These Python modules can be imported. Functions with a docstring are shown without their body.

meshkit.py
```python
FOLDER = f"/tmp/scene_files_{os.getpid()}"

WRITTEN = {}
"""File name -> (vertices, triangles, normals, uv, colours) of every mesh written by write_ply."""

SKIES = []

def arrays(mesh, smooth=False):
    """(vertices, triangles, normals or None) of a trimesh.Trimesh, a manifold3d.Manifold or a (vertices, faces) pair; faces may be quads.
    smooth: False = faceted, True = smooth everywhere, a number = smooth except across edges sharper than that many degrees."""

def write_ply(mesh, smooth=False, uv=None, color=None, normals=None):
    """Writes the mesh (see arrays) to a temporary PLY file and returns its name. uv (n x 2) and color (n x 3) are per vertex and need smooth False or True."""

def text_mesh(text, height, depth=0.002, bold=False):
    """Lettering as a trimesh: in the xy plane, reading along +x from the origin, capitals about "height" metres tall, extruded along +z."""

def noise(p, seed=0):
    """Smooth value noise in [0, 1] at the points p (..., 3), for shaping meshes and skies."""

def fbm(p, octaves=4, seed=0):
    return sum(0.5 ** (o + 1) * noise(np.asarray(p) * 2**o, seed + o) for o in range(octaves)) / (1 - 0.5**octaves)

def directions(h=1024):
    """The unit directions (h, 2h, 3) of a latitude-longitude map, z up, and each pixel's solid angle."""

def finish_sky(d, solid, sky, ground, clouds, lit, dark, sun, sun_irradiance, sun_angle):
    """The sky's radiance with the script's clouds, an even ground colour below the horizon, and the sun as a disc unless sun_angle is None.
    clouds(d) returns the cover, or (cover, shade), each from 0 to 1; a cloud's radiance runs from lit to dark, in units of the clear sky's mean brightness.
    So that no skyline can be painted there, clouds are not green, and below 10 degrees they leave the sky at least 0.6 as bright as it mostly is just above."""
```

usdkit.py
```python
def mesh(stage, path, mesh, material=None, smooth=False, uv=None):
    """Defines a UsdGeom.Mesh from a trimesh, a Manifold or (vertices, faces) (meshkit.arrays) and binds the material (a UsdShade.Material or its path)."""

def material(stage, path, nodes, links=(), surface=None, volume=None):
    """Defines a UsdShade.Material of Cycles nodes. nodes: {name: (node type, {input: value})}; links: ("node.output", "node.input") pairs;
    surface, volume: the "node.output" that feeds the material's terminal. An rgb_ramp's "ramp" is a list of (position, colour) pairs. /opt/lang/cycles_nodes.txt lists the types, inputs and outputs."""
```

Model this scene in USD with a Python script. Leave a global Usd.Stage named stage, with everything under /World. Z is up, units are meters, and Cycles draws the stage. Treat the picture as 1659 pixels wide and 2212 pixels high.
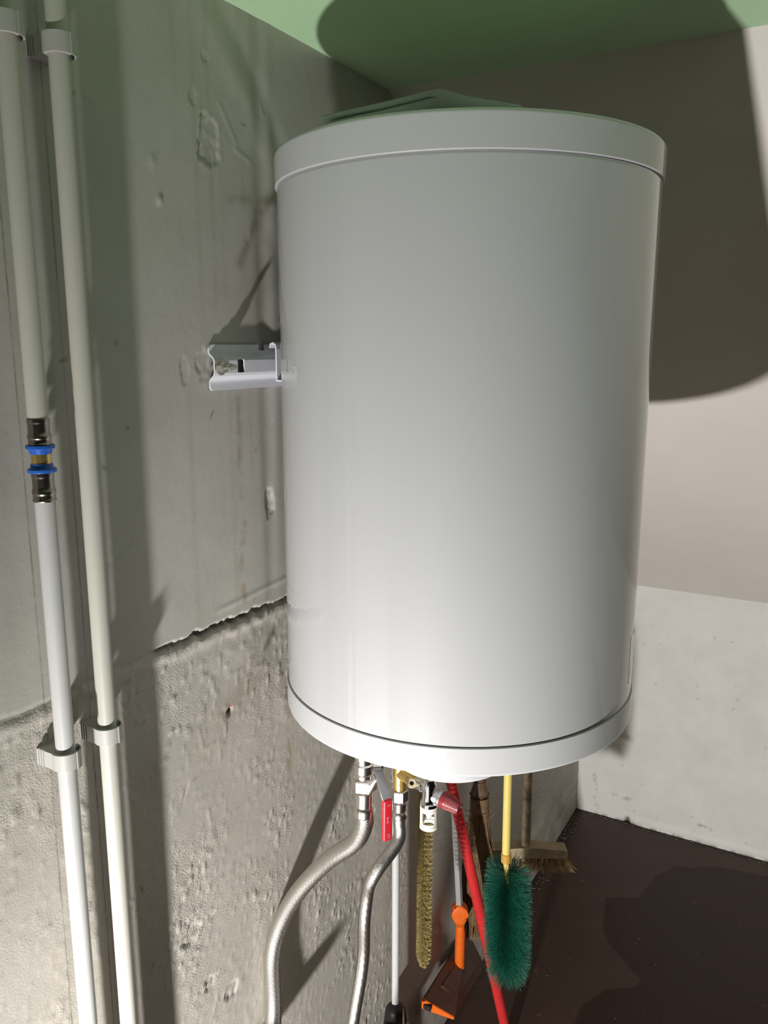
# A water heater hanging under a stair soffit in a cellar, with pipes and cleaning tools around it.
# World: the left wall is the plane x = 0 (room at x > 0), y runs along it away from the camera, z is up.
import math
import numpy as np
import trimesh
import manifold3d as m3
from shapely.geometry import Polygon, Point, box as sbox
import usdkit, meshkit
from pxr import Gf, Sdf, Usd, UsdGeom, UsdLux, UsdShade, Vt

stage = Usd.Stage.CreateInMemory()
UsdGeom.SetStageUpAxis(stage, 'Z')
UsdGeom.SetStageMetersPerUnit(stage, 1.0)
UsdGeom.Xform.Define(stage, '/World')
UsdGeom.Scope.Define(stage, '/World/Looks')
V = np.array
PI = math.pi

# ------------------------------------------------------------------ camera
YAW, PITCH, FPX, EYE = -0.5158, 0.2003, 1775.5, (0.6903, 0.0, 1.5583)
fw = V([math.sin(YAW) * math.cos(PITCH), math.cos(YAW) * math.cos(PITCH), -math.sin(PITCH)])
rt = V([math.cos(YAW), -math.sin(YAW), 0.0])
up = np.cross(rt, fw)
cam = UsdGeom.Camera.Define(stage, '/World/camera')
M = Gf.Matrix4d(*[float(v) for v in (*rt, 0, *up, 0, *(-fw), 0, *EYE, 1)])
cam.AddTransformOp().Set(M)
cam.CreateHorizontalApertureAttr(24.0)
cam.CreateFocalLengthAttr(24.0 * FPX / 1659)
cam.CreateClippingRangeAttr(Gf.Vec2f(0.02, 50))
cam.CreateExposureAttr(0.0)

# ------------------------------------------------------------------ light: one small work lamp low on the floor, left of the photographer
LAMP = (0.336, -0.241, 0.39)
lamp = UsdLux.SphereLight.Define(stage, '/World/work_lamp_light')
lamp.AddTranslateOp().Set(Gf.Vec3d(*LAMP))
lamp.CreateRadiusAttr(0.026)
lamp.CreateIntensityAttr(5100.0)
lamp.CreateColorAttr(Gf.Vec3f(1.0, 0.985, 0.965))
lamp.AddRotateXYZOp().Set(Gf.Vec3f(98.0, 0.0, 4.0))          # the beam looks down the room and slightly up
shape = UsdLux.ShapingAPI.Apply(lamp.GetPrim())
shape.CreateShapingConeAngleAttr(76.0)
shape.CreateShapingConeSoftnessAttr(1.0)

# ------------------------------------------------------------------ materials
def mat(name, nodes, links, surface='p.BSDF'):
    return usdkit.material(stage, '/World/Looks/' + name, nodes, links, surface=surface)

def plain(name, color, rough=0.5, metal=0.0, spec=0.5, coat=0.0, bump=None, vary=0.0, vscale=30, **kw):
    n = {'p': ('principled_bsdf', {'base_color': color, 'roughness': rough, 'metallic': metal, 'specular_ior_level': spec, 'coat_weight': coat, **kw})}
    l = []
    if vary or bump:
        n['tc'] = ('texture_coordinate', {})
    if vary:
        n['nz'] = ('noise_texture', {'scale': vscale, 'detail': 4.0, 'roughness': 0.6})
        lo = tuple(c * (1 - vary) for c in color); hi = tuple(min(1, c * (1 + vary)) for c in color)
        n['rp'] = ('rgb_ramp', {'ramp': [(0.3, lo), (0.7, hi)]})
        l += [('tc.object', 'nz.vector'), ('nz.fac', 'rp.fac'), ('rp.color', 'p.base_color')]
    if bump:
        n['bn'] = ('noise_texture', {'scale': bump[0], 'detail': 3.0})
        n['bp'] = ('bump', {'strength': bump[1], 'distance': bump[2]})
        l += [('tc.object', 'bn.vector'), ('bn.fac', 'bp.height'), ('bp.normal', 'p.normal')]
    return mat(name, n, l)

def tinted(name, rough, spec, bumps, rough_mask=True, mul=(1, 1, 1)):
    """A painted surface: colour from the mesh's 'tint', fine grain where its 'rough' says so."""
    n = {'at': ('attribute', {'attribute': 'tint'}), 'ar': ('attribute', {'attribute': 'rough'}), 'tc': ('texture_coordinate', {}),
         'p': ('principled_bsdf', {'roughness': rough, 'specular_ior_level': spec}),
         'nz': ('noise_texture', {'scale': 9.0, 'detail': 6.0, 'roughness': 0.65}),
         'rp': ('rgb_ramp', {'ramp': [(0.3, (0.93, 0.93, 0.92)), (0.7, (1.05, 1.05, 1.05))]}),
         'mx': ('mix', {'mix_type': 'multiply', 'fac': 1.0}),
         'g1': ('noise_texture', {'scale': bumps[0], 'detail': 2.0, 'roughness': 0.6}),
         'g2': ('noise_texture', {'scale': bumps[1], 'detail': 3.0, 'roughness': 0.6}),
         'mr': ('math', {'math_type': 'multiply'}), 'mg': ('math', {'math_type': 'multiply', 'value2': 0.22}),
         'ad': ('math', {'math_type': 'add'}),
         'bp': ('bump', {'strength': 1.0, 'distance': bumps[2]})}
    l = [('tc.object', 'nz.vector'), ('nz.fac', 'rp.fac'), ('at.color', 'mx.color1'), ('rp.color', 'mx.color2'), ('mx.color', 'p.base_color'),
         ('tc.object', 'g1.vector'), ('tc.object', 'g2.vector'), ('g1.fac', 'mr.value1'), ('ar.fac', 'mr.value2'), ('g2.fac', 'mg.value1'),
         ('mr.value', 'ad.value1'), ('mg.value', 'ad.value2'), ('ad.value', 'bp.height'), ('bp.normal', 'p.normal')]
    return mat(name, n, l)

MT = {}
MT['wall'] = tinted('wall_paint', 0.55, 0.25, (380.0, 110.0, 0.0009))
MT['back'] = tinted('back_wall_paint', 0.6, 0.2, (200.0, 40.0, 0.0006))
MT['floor'] = tinted('floor_paint', 0.5, 0.25, (400.0, 120.0, 0.0008))
MT['soffit'] = plain('soffit_paint', (0.84, 0.785, 0.715), 0.7, spec=0.2, bump=(25, 0.25, 0.004), vary=0.03, vscale=4)
MT['ceiling'] = plain('green_ceiling_paint', (0.52, 0.74, 0.47), 0.7, spec=0.2, bump=(60, 0.2, 0.002), vary=0.03, vscale=6)
MT['room'] = plain('room_paint', (0.10, 0.098, 0.092), 0.7, spec=0.2, vary=0.04, vscale=3)
MT['enamel'] = plain('white_enamel', (0.525, 0.525, 0.535), 0.5, spec=0.3, coat=1.0, coat_roughness=0.03, coat_ior=1.7)
MT['cap'] = plain('white_plastic', (0.545, 0.545, 0.555), 0.5, spec=0.3, coat=0.7, coat_roughness=0.05)
MT['bracket'] = plain('white_powder_coat', (0.68, 0.68, 0.73), 0.35, spec=0.5)
MT['zinc'] = plain('zinc_steel', (0.62, 0.60, 0.54), 0.32, metal=1.0, bump=(300, 0.1, 0.0005))
MT['nickel'] = plain('nickel_plate', (0.74, 0.70, 0.64), 0.27, metal=1.0)
MT['steel'] = plain('brushed_steel', (0.55, 0.55, 0.56), 0.38, metal=0.85)
MT['chrome'] = plain('chrome', (0.82, 0.82, 0.84), 0.1, metal=1.0)
MT['braid'] = plain('steel_braid', (0.66, 0.63, 0.585), 0.34, metal=1.0)
MT['brass'] = plain('brass', (0.72, 0.52, 0.19), 0.3, metal=0.9, vary=0.12, vscale=200)
MT['cream'] = plain('pale_brass', (0.78, 0.66, 0.42), 0.35, metal=0.5)
MT['press'] = plain('press_sleeve_steel', (0.34, 0.31, 0.27), 0.26, metal=1.0, bump=(400, 0.15, 0.0005))
MT['blue'] = plain('blue_plastic', (0.02, 0.11, 0.48), 0.35)
MT['pipe'] = plain('ivory_pipe', (0.50, 0.49, 0.43), 0.4, spec=0.4)
MT['pipe_white'] = plain('white_pipe', (0.50, 0.495, 0.48), 0.35, spec=0.4, vary=0.02, vscale=60)
MT['clip'] = plain('grey_clip_plastic', (0.46, 0.45, 0.42), 0.5)
MT['red_grip'] = plain('red_vinyl', (0.55, 0.018, 0.03), 0.4)
MT['red_cap'] = plain('dark_red_cap', (0.25, 0.02, 0.024), 0.35)
MT['red_pole'] = plain('red_lacquer', (0.56, 0.03, 0.03), 0.35, vary=0.12, vscale=60)
MT['print'] = plain('faded_print', (0.62, 0.22, 0.22), 0.6)
MT['tundish'] = plain('white_tundish_plastic', (0.66, 0.64, 0.57), 0.4)
MT['black'] = plain('black_rubber', (0.012, 0.011, 0.010), 0.45, vary=0.4, vscale=60)
MT['rag'] = plain('rusty_brown', (0.16, 0.10, 0.055), 0.8, vary=0.3, vscale=90)
MT['dark'] = plain('dark_hole', (0.01, 0.01, 0.01), 0.9)
MT['orange'] = plain('orange_plastic', (0.72, 0.13, 0.012), 0.4, vary=0.12, vscale=45)
MT['pan'] = plain('shaded_dirty_orange_plastic', (0.095, 0.036, 0.016), 0.5, vary=0.35, vscale=55)  # the orange darkened so the colour itself holds the pan's shade, plus dirt
MT['alu'] = plain('aluminium_tube', (0.62, 0.62, 0.62), 0.42, metal=0.6)
MT['yellow'] = plain('yellow_plastic', (0.70, 0.56, 0.16), 0.42, vary=0.05, vscale=40)
MT['amber'] = plain('amber_ring', (0.52, 0.30, 0.05), 0.4)
MT['green'] = plain('green_bristle', (0.012, 0.13, 0.085), 0.4)
MT['coir'] = plain('tan_bristle', (0.42, 0.33, 0.12), 0.7)
MT['straw'] = plain('straw', (0.18, 0.108, 0.05), 0.6, vary=0.35, vscale=70)
MT['wood_dark'] = plain('dark_wood', (0.13, 0.075, 0.04), 0.45, vary=0.35, vscale=50)
MT['wood_old'] = plain('old_wood', (0.22, 0.165, 0.10), 0.6, vary=0.45, vscale=40)
MT['wood_head'] = plain('brush_wood', (0.36, 0.28, 0.17), 0.6, vary=0.2, vscale=30)
MT['bristle'] = plain('broom_bristle', (0.42, 0.28, 0.12), 0.6, vary=0.3, vscale=80)
MT['paper'] = plain('pale_leaflet', (0.86, 0.88, 0.85), 0.5, vary=0.05, vscale=20)
MT['label'] = plain('label_film', (0.50, 0.50, 0.49), 0.3, coat=1.0, coat_roughness=0.05, coat_ior=1.7)
MT['ink'] = plain('label_ink', (0.12, 0.12, 0.12), 0.5)
MT['ink_grey'] = plain('label_grey_ink', (0.28, 0.28, 0.27), 0.4, coat=1.0, coat_roughness=0.05, coat_ior=1.7)
MT['wire'] = plain('wire', (0.3, 0.3, 0.3), 0.4, metal=1.0)
MT['crumb'] = plain('dirt_crumb', (0.20, 0.17, 0.14), 0.9, vary=0.5, vscale=60)

# ------------------------------------------------------------------ prim helpers
_used = {}
BASE = {}

def path_for(name, parent):
    root = str(parent.GetPath()) if parent else '/World'
    k = _used.setdefault((root, name), 0)
    _used[(root, name)] += 1
    return f'{root}/{name}' if k == 0 else f'{root}/{name}_{k:03d}'

def tag(prim, label=None, cat=None, group=None, kind=None):
    for key, v in (('label', label), ('category', cat), ('group', group), ('kind', kind)):
        if v:
            prim.SetCustomDataByKey(key, v)
    return prim

def thing(name, base, label, cat, group=None, kind=None):
    x = UsdGeom.Xform.Define(stage, path_for(name, None))
    x.AddTranslateOp().Set(Gf.Vec3d(*[float(b) for b in base]))
    BASE[str(x.GetPath())] = V(base, float)
    return tag(x.GetPrim(), label, cat, group, kind)

def base_of(parent):
    return BASE.get(str(parent.GetPath()), V([0.0, 0, 0])) if parent else V([0.0, 0, 0])

def as_tm(g):
    if isinstance(g, trimesh.Trimesh):
        return g
    if hasattr(g, 'to_mesh'):
        m = g.to_mesh()
        return trimesh.Trimesh(m.vert_properties[:, :3], m.tri_verts, process=False)
    return trimesh.Trimesh(V(g[0], float), V(g[1]), process=False)

def obj(name, geo, m, parent=None, smooth=35, label=None, cat=None, group=None, kind=None, attrs=None):
    if isinstance(geo, list):
        geo = trimesh.util.concatenate([as_tm(g) for g in geo])
    t = as_tm(geo)
    b = base_of(parent)
    v = V(t.vertices) - b
    p = path_for(name, parent)
    pr = usdkit.mesh(stage, p, trimesh.Trimesh(v, t.faces, process=False), MT[m], smooth=smooth)
    BASE[p] = b
    if attrs:
        api = UsdGeom.PrimvarsAPI(pr)
        for k, a in attrs.items():
            a = np.asarray(a, np.float32)
            if a.ndim == 2:
                api.CreatePrimvar(k, Sdf.ValueTypeNames.Color3fArray, 'vertex').Set(Vt.Vec3fArray.FromNumpy(np.ascontiguousarray(a)))
            else:
                api.CreatePrimvar(k, Sdf.ValueTypeNames.FloatArray, 'vertex').Set(Vt.FloatArray.FromNumpy(np.ascontiguousarray(a)))
    return tag(pr.GetPrim(), label, cat, group, kind)

def curves(name, lines, width, m, parent, kind='stuff', label=None):
    p = path_for(name, parent)
    c = UsdGeom.BasisCurves.Define(stage, p)
    b = base_of(parent)
    pts = np.concatenate([np.asarray(l, float) - b for l in lines]).astype(np.float32)
    c.CreatePointsAttr(Vt.Vec3fArray.FromNumpy(pts))
    c.CreateCurveVertexCountsAttr(Vt.IntArray([len(l) for l in lines]))
    c.CreateTypeAttr('linear')
    c.CreateWidthsAttr(Vt.FloatArray([float(width)]))
    c.SetWidthsInterpolation('constant')
    UsdShade.MaterialBindingAPI.Apply(c.GetPrim()).Bind(MT[m])
    BASE[p] = b
    return tag(c.GetPrim(), label, kind=kind)

# ------------------------------------------------------------------ geometry helpers
def lathe(profile, seg=48, origin=(0, 0, 0), axis=(0, 0, 1), a0=0.0):
    """profile: (r, h) from one end to the other along axis; ends with r = 0 are closed."""
    pr = V(profile, float)
    n = len(pr)
    th = a0 + np.linspace(0, 2 * PI, seg, endpoint=False)
    v = np.stack([np.outer(pr[:, 0], np.cos(th)), np.outer(pr[:, 0], np.sin(th)), np.repeat(pr[:, 1:2], seg, 1)], -1).reshape(-1, 3)
    f = []
    for i in range(n - 1):
        a = i * seg + np.arange(seg); b = i * seg + (np.arange(seg) + 1) % seg
        f += [np.stack([a, b, b + seg], 1), np.stack([a, b + seg, a + seg], 1)]
    t = trimesh.Trimesh(v, np.vstack(f), process=False)
    t.merge_vertices(); t.update_faces(t.nondegenerate_faces())
    t.fix_normals() if t.is_watertight else None
    t.apply_transform(trimesh.geometry.align_vectors([0, 0, 1], np.asarray(axis, float) / np.linalg.norm(axis)))
    t.apply_translation(origin)
    return t

def cyl(a, b, r, seg=32, r2=None, bev=0.0):
    a, b = V(a, float), V(b, float); L = np.linalg.norm(b - a); r2 = r if r2 is None else r2
    if bev:
        pr = [(0, 0), (r - bev, 0), (r, bev), (r2, L - bev), (r2 - bev, L), (0, L)]
    else:
        pr = [(0, 0), (r, 0), (r2, L), (0, L)]
    return lathe(pr, seg, a, b - a)

def hexnut(a, b, af, bev=0.12):
    R = af / math.sqrt(3); a, b = V(a, float), V(b, float); L = np.linalg.norm(b - a); c = R * bev
    return lathe([(0, 0), (R - c, 0), (R, c * .8), (R, L - c * .8), (R - c, L), (0, L)], 6, a, b - a, 0.35)

def spline(pts, step):
    from scipy.interpolate import CubicSpline
    P = V(pts, float)
    d = np.concatenate([[0], np.cumsum(np.linalg.norm(np.diff(P, axis=0), axis=1) ** 0.5)])
    cs = CubicSpline(d, P)
    q = cs(np.linspace(0, d[-1], 4000))
    s = np.concatenate([[0], np.cumsum(np.linalg.norm(np.diff(q, axis=0), axis=1))])
    n = max(2, int(s[-1] / step))
    t = np.linspace(0, s[-1], n + 1)
    return np.stack([np.interp(t, s, q[:, k]) for k in range(3)], 1), t

def frames(P):
    T = np.gradient(P, axis=0); T /= np.linalg.norm(T, axis=1, keepdims=True)
    ref = V([1.0, 0, 0]) if abs(T[0, 0]) < 0.9 else V([0, 1.0, 0])
    N = np.zeros_like(P); N[0] = ref - T[0] * (ref @ T[0]); N[0] /= np.linalg.norm(N[0])
    for i in range(1, len(P)):
        v = N[i - 1] - T[i] * (N[i - 1] @ T[i]); N[i] = v / np.linalg.norm(v)
    return T, N, np.cross(T, N)

def tube(P, r, seg=24, cap=True, rad=None):
    """rad(angle grid, index grid) may give the radius at each vertex."""
    P = V(P, float); T, N, B = frames(P)
    th = np.linspace(0, 2 * PI, seg, endpoint=False)
    R = np.broadcast_to(np.asarray(r, float).reshape(-1, 1) if np.ndim(r) else r, (len(P), seg))
    if rad is not None:
        R = R + rad(th[None, :], np.arange(len(P))[:, None])
    v = P[:, None, :] + R[..., None] * (np.cos(th)[None, :, None] * N[:, None, :] + np.sin(th)[None, :, None] * B[:, None, :])
    f = []
    a = (np.arange(len(P) - 1)[:, None] * seg + np.arange(seg)[None, :]).ravel()
    b = (np.arange(len(P) - 1)[:, None] * seg + (np.arange(seg)[None, :] + 1) % seg).ravel()
    f = [np.stack([a, b, b + seg], 1), np.stack([a, b + seg, a + seg], 1)]
    v = v.reshape(-1, 3)
    if cap:
        n = len(v); v = np.vstack([v, P[0], P[-1]]); k = np.arange(seg); e = (len(P) - 1) * seg
        f += [np.stack([np.full(seg, n), (k + 1) % seg, k], 1), np.stack([np.full(seg, n + 1), e + k, e + (k + 1) % seg], 1)]
    return trimesh.Trimesh(v, np.vstack(f), process=False)

def rbox(lo, hi, r=0.001):
    lo, hi = V(lo, float), V(hi, float)
    r = min(r, (hi - lo).min() * .49)
    s = m3.Manifold.sphere(r, 8)
    return m3.Manifold.batch_hull([s.translate([float(x) for x in (V([lo[0], lo[1], lo[2]]) + r + V([i, j, k]) * (hi - lo - 2 * r))]) for i in (0, 1) for j in (0, 1) for k in (0, 1)])

def hull_spheres(pts):
    return m3.Manifold.batch_hull([m3.Manifold.sphere(r, 16).translate([float(c) for c in p]) for p, r in pts])

def extrude(poly, h):
    return trimesh.creation.extrude_polygon(poly, h, engine='earcut')

def place(t, o, ex, ey, ez):
    t = t.copy(); M4 = np.eye(4); M4[:3, 0], M4[:3, 1], M4[:3, 2], M4[:3, 3] = ex, ey, ez, o
    t.apply_transform(M4)
    if np.linalg.det(M4[:3, :3]) < 0:
        t.invert()
    return t

def grid(us, vs, fn, flip=False):
    U, W = np.meshgrid(us, vs, indexing='ij')
    v = fn(U, W).reshape(-1, 3)
    n, k = len(us), len(vs)
    a = (np.arange(n - 1)[:, None] * k + np.arange(k - 1)[None, :]).ravel()
    q = np.stack([a, a + k, a + k + 1, a + 1], 1)
    if flip:
        q = q[:, ::-1]
    return trimesh.Trimesh(v, np.vstack([q[:, [0, 1, 2]], q[:, [0, 2, 3]]]), process=False)

def nz(a, b, scale, seed=0, oct_=3):
    return meshkit.fbm(np.stack([a * scale, b * scale, np.full_like(a, 0.37)], -1), oct_, seed)

def sstep(x, a, b):
    t = np.clip((x - a) / (b - a), 0, 1); return t * t * (3 - 2 * t)

def segs(y, z, pts, w):
    """A soft line (1 on it) through pts on the wall plane."""
    d = np.full(y.shape, 9.0)
    for (y0, z0), (y1, z1) in zip(pts, pts[1:]):
        L2 = (y1 - y0) ** 2 + (z1 - z0) ** 2 + 1e-12
        t = np.clip(((y - y0) * (y1 - y0) + (z - z0) * (z1 - z0)) / L2, 0, 1)
        d = np.minimum(d, np.hypot(y - y0 - t * (y1 - y0), z - z0 - t * (z1 - z0)))
    return np.exp(-(d / w) ** 2)

def blob(y, z, cy, cz, ry, rz):
    return np.exp(-(((y - cy) / ry) ** 2 + ((z - cz) / rz) ** 2))

# ------------------------------------------------------------------ the room shell
H, YS, YB, ZF = 1.9565, 1.2355, 2.5562, 0.8182      # ceiling height, where the soffit starts, back wall, fold height
XR, YR = 3.6, -3.0
soffit_z = lambda y: np.where(y < YS, H, H + (ZF - H) * (y - YS) / (YB - YS))

# left wall: one displaced grid
ys = np.concatenate([np.arange(YR, 0.38, 0.06), np.arange(0.38, 1.36, 0.0026), np.arange(1.36, 2.5, 0.012), [YB], [.5108, .5116, .5124, .5132, .5668, .5676, .5684, .5692]])
ys = np.unique(np.round(ys, 5))
vs = np.linspace(0, 1, 720)
def left_wall(U, W):
    y, z = U, W * soffit_z(U)
    fade = sstep(y, 0.36, 0.42)
    x = 0.0022 * (nz(y, z * 0.35, 7, 1) - .5) + 0.0010 * (nz(y, z, 22, 2) - .5)          # trowelled waves
    x += 0.0016 * (blob(y, z, 0.915, 1.62, .012, .33) - blob(y, z, 0.893, 1.60, .012, .36))  # the vertical ridge beside the heater
    x += 0.0012 * segs(y, z, [(0.80, 1.93), (0.87, 1.86), (0.915, 1.79), (0.93, 1.70)], .016) - 0.0012 * segs(y, z, [(0.83, 1.95), (0.90, 1.88), (0.95, 1.80)], .014)
    zc = 1.199 + 0.008 * (nz(y, z * 0, 9, 3) - .5) + 0.010 * (nz(y, z * 0, 95, 4, 3) - .5)       # the joint across the wall
    low = 1 - sstep(z, zc - .004, zc + .002)
    rgh = low * (0.12 + 0.88 * sstep(nz(y, z, 10, 5), .45, .62))
    rgh *= 1 - 0.85 * blob(y, z, 0.80, 0.92, .05, .10)
    rgh = np.clip(rgh + 0.9 * low * sstep(z, 1.02, 1.15) * 0.5, 0, 1)
    x += rgh * 0.0015 * (nz(y, z, 80, 6, 2) - .5) + (.3 * low + rgh) * 0.0011 * sstep(nz(y, z * .8, 150, 7, 1), .55, .8)
    pl = sstep(nz(y, z * .6, 16, 8, 3), .57, .68) * low
    x += pl * 0.0024 * (nz(y * .8, z, 60, 9, 3) - .25)                                     # raised daubs of plaster
    open_ = sstep(nz(y, z * 0, 14, 10), .3, .6) * sstep(y, .62, .70)
    x += -0.0130 * np.exp(-((z - zc) / (.0022 + .0026 * open_ * nz(y, z * 0, 60, 13, 2))) ** 4) * (0.08 + 0.92 * open_)
    x += 0.0022 * np.exp(-((z - zc + .012) / .007) ** 2) * (0.4 + nz(y, z, 60, 11, 2)) * sstep(y, .40, .5)
    x += 0.0010 * np.exp(-((z - (1.222 + .05 * (y - .82))) / .003) ** 2) * sstep(y, .76, .80)
    x += 0.0022 * blob(y, z, .83, 1.155, .05, .016) * nz(y, z, 50, 12, 3)
    # flaked spots, pits and scratches
    def chip(cy, cz, ry, rz, dep, sd):
        r = np.hypot((y - cy) / ry, (z - cz) / rz) + 2.1 * (nz(y, z, 62, sd, 4) - .5)
        inn = 1 - sstep(r, .75, .95)
        rim = np.exp(-((r - .95) / .10) ** 2)
        return -dep * inn * (0.1 + 1.3 * nz(y, z, 170, sd + 1, 2)) + dep * .5 * rim * nz(y, z, 120, sd + 2, 2)
    x += chip(.797, 1.797, .022, .030, .0018, 20) + chip(.775, 1.835, .006, .012, .0012, 22)
    x += chip(.897, 1.348, .010, .026, .0022, 24) + chip(.770, 1.535, .012, .018, .0014, 26)
    x += chip(.740, 1.53, .008, .016, .0012, 27) + chip(.80, 1.885, .008, .008, .001, 29) + chip(.70, .80, .02, .02, .002, 31)
    x += chip(.735, .70, .016, .012, .0022, 33) + chip(.775, .655, .02, .012, .0024, 35)
    x += 0.0020 * blob(y, z, .713, 1.716, .004, .005) + 0.0010 * blob(y, z, .705, 1.755, .006, .007)
    for (a, b, c, d, s) in ((.60, 1.812, .63, 1.797, 1), (.56, 1.86, .60, 1.83, -1), (.82, 1.84, .85, 1.80, 1), (.845, 1.795, .875, 1.785, 1), (.90, 1.86, .905, 1.845, 1),
                            (.87, 1.42, .905, 1.455, -1), (.735, 1.075, .74, 1.055, 1), (.70, .99, .71, 1.01, -1), (.745, .955, .75, .93, 1), (.60, 1.32, .64, 1.34, -1)):
        x += s * 0.0008 * segs(y, z, [(a, b), (c, d)], .0017)
    x += -0.009 * sstep(.0062 - np.hypot(y - .796, z - 1.0745), 0, .0022)                      # the drilled hole
    x += 0.0009 * segs(y, z, [(.787, 1.062), (.786, 1.045)], .0016)
    return np.stack([x * fade, y, z], -1)
wl = grid(ys, vs, left_wall)
wy, wz = wl.vertices[:, 1], wl.vertices[:, 2]
low = 1 - sstep(wz, 1.19, 1.205)
rough = np.clip(0.10 + low * (0.22 + 0.78 * sstep(nz(wy, wz, 10, 5), .42, .62)) * (1 - .85 * blob(wy, wz, .80, .92, .05, .10)), 0, 1)
tint = np.ones((len(wy), 3)) * V([0.465, 0.45, 0.408])
tint *= (1 + 0.12 * (nz(wy, wz * .4, 5, 40) - .5))[:, None]
def stain(mask, col, k=1.0):
    global tint
    m = np.clip(mask * k, 0, 1)[:, None]
    tint = tint * (1 - m) + tint * V(col) * m
n1, n2 = nz(wy, wz, 60, 41), nz(wy, wz, 25, 42)
for yy, gap in ((.512, 43), (.568, 44)):                                                       # pencilled setting-out lines behind the pipes
    stain(np.exp(-((wy - yy) / .0008) ** 2) * (.55 + .45 * sstep(nz(wy * 0, wz, 260, gap), .3, .6)) * (.4 + .6 * sstep(nz(wy * 0, wz, 14, gap + 5), .3, .6)), (.40, .38, .35), 1.0)
zc_ = 1.199 + 0.008 * (nz(wy, wz * 0, 9, 3) - .5) + 0.010 * (nz(wy, wz * 0, 95, 4, 3) - .5)
stain(np.exp(-((wz - zc_) / .0034) ** 4) * sstep(nz(wy, wz * 0, 14, 10), .3, .6) * sstep(wy, .62, .70), (.30, .28, .25), .95)
stain(np.exp(-((wy - .893 - .003 * (nz(wy * 0, wz, 9, 14) - .5)) / .010) ** 2) * sstep(wz, 1.20, 1.24) * (.55 + .45 * n2), (.80, .82, .78), .8)
stain(low[:, None][:, 0], (1.05, 1.01, .99), 1.0)
rust = segs(wy, wz, [(.837, 1.49), (.835, 1.40), (.842, 1.33), (.832, 1.27), (.835, 1.22)], .006) * sstep(n1, .35, .6)
stain(rust, (.72, .60, .48), .75)
stain(segs(wy, wz, [(.842, 1.335), (.87, 1.355), (.885, 1.38)], .007) * sstep(n1, .4, .6), (.75, .64, .54), .6)
stain(blob(wy, wz, .90, 1.70, .03, .10) * sstep(n2, .35, .65), (.66, .63, .56), .6)
stain(segs(wy, wz, [(.85, 1.66), (.885, 1.72), (.92, 1.75)], .008) * sstep(n1, .35, .6), (.5, .47, .42), .7)
stain(segs(wy, wz, [(.83, 1.735), (.93, 1.745)], .006) * sstep(n1, .4, .65), (.55, .52, .46), .55)
for k, yy in enumerate((.80, .775, .86, .885, .745, .82)):                                      # runs of dirty water
    stain(np.exp(-((wy - yy - .004 * (nz(wy * 0, wz, 12, 50 + k) - .5)) / .004) ** 2) * sstep(nz(wy * 0 + k, wz, 6, 57), .35, .6) * sstep(wz, .9, 1.1), (.84, .82, .76), .5)
stain(segs(wy, wz, [(.865, 1.125), (.885, 1.145), (.90, 1.16)], .006) * sstep(n1, .42, .6), (.35, .33, .30), .85)
stain(segs(wy, wz, [(.905, 1.12), (.915, 1.08), (.92, 1.05)], .008) * sstep(n2, .3, .6), (.6, .58, .52), .6)
stain(segs(wy, wz, [(.924, 1.04), (.925, .97), (.93, .90)], .005) * sstep(n1, .4, .6), (.70, .62, .42), .6)
stain(segs(wy, wz, [(.79, 1.075), (.815, 1.09), (.845, 1.10)], .018) * (1 - sstep(np.abs(wz - 1.085), .02, .032)), (.84, .82, .78), .8)
stain(segs(wy, wz, [(.785, 1.06), (.783, 1.035)], .005), (.72, .70, .66), .7)
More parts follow.
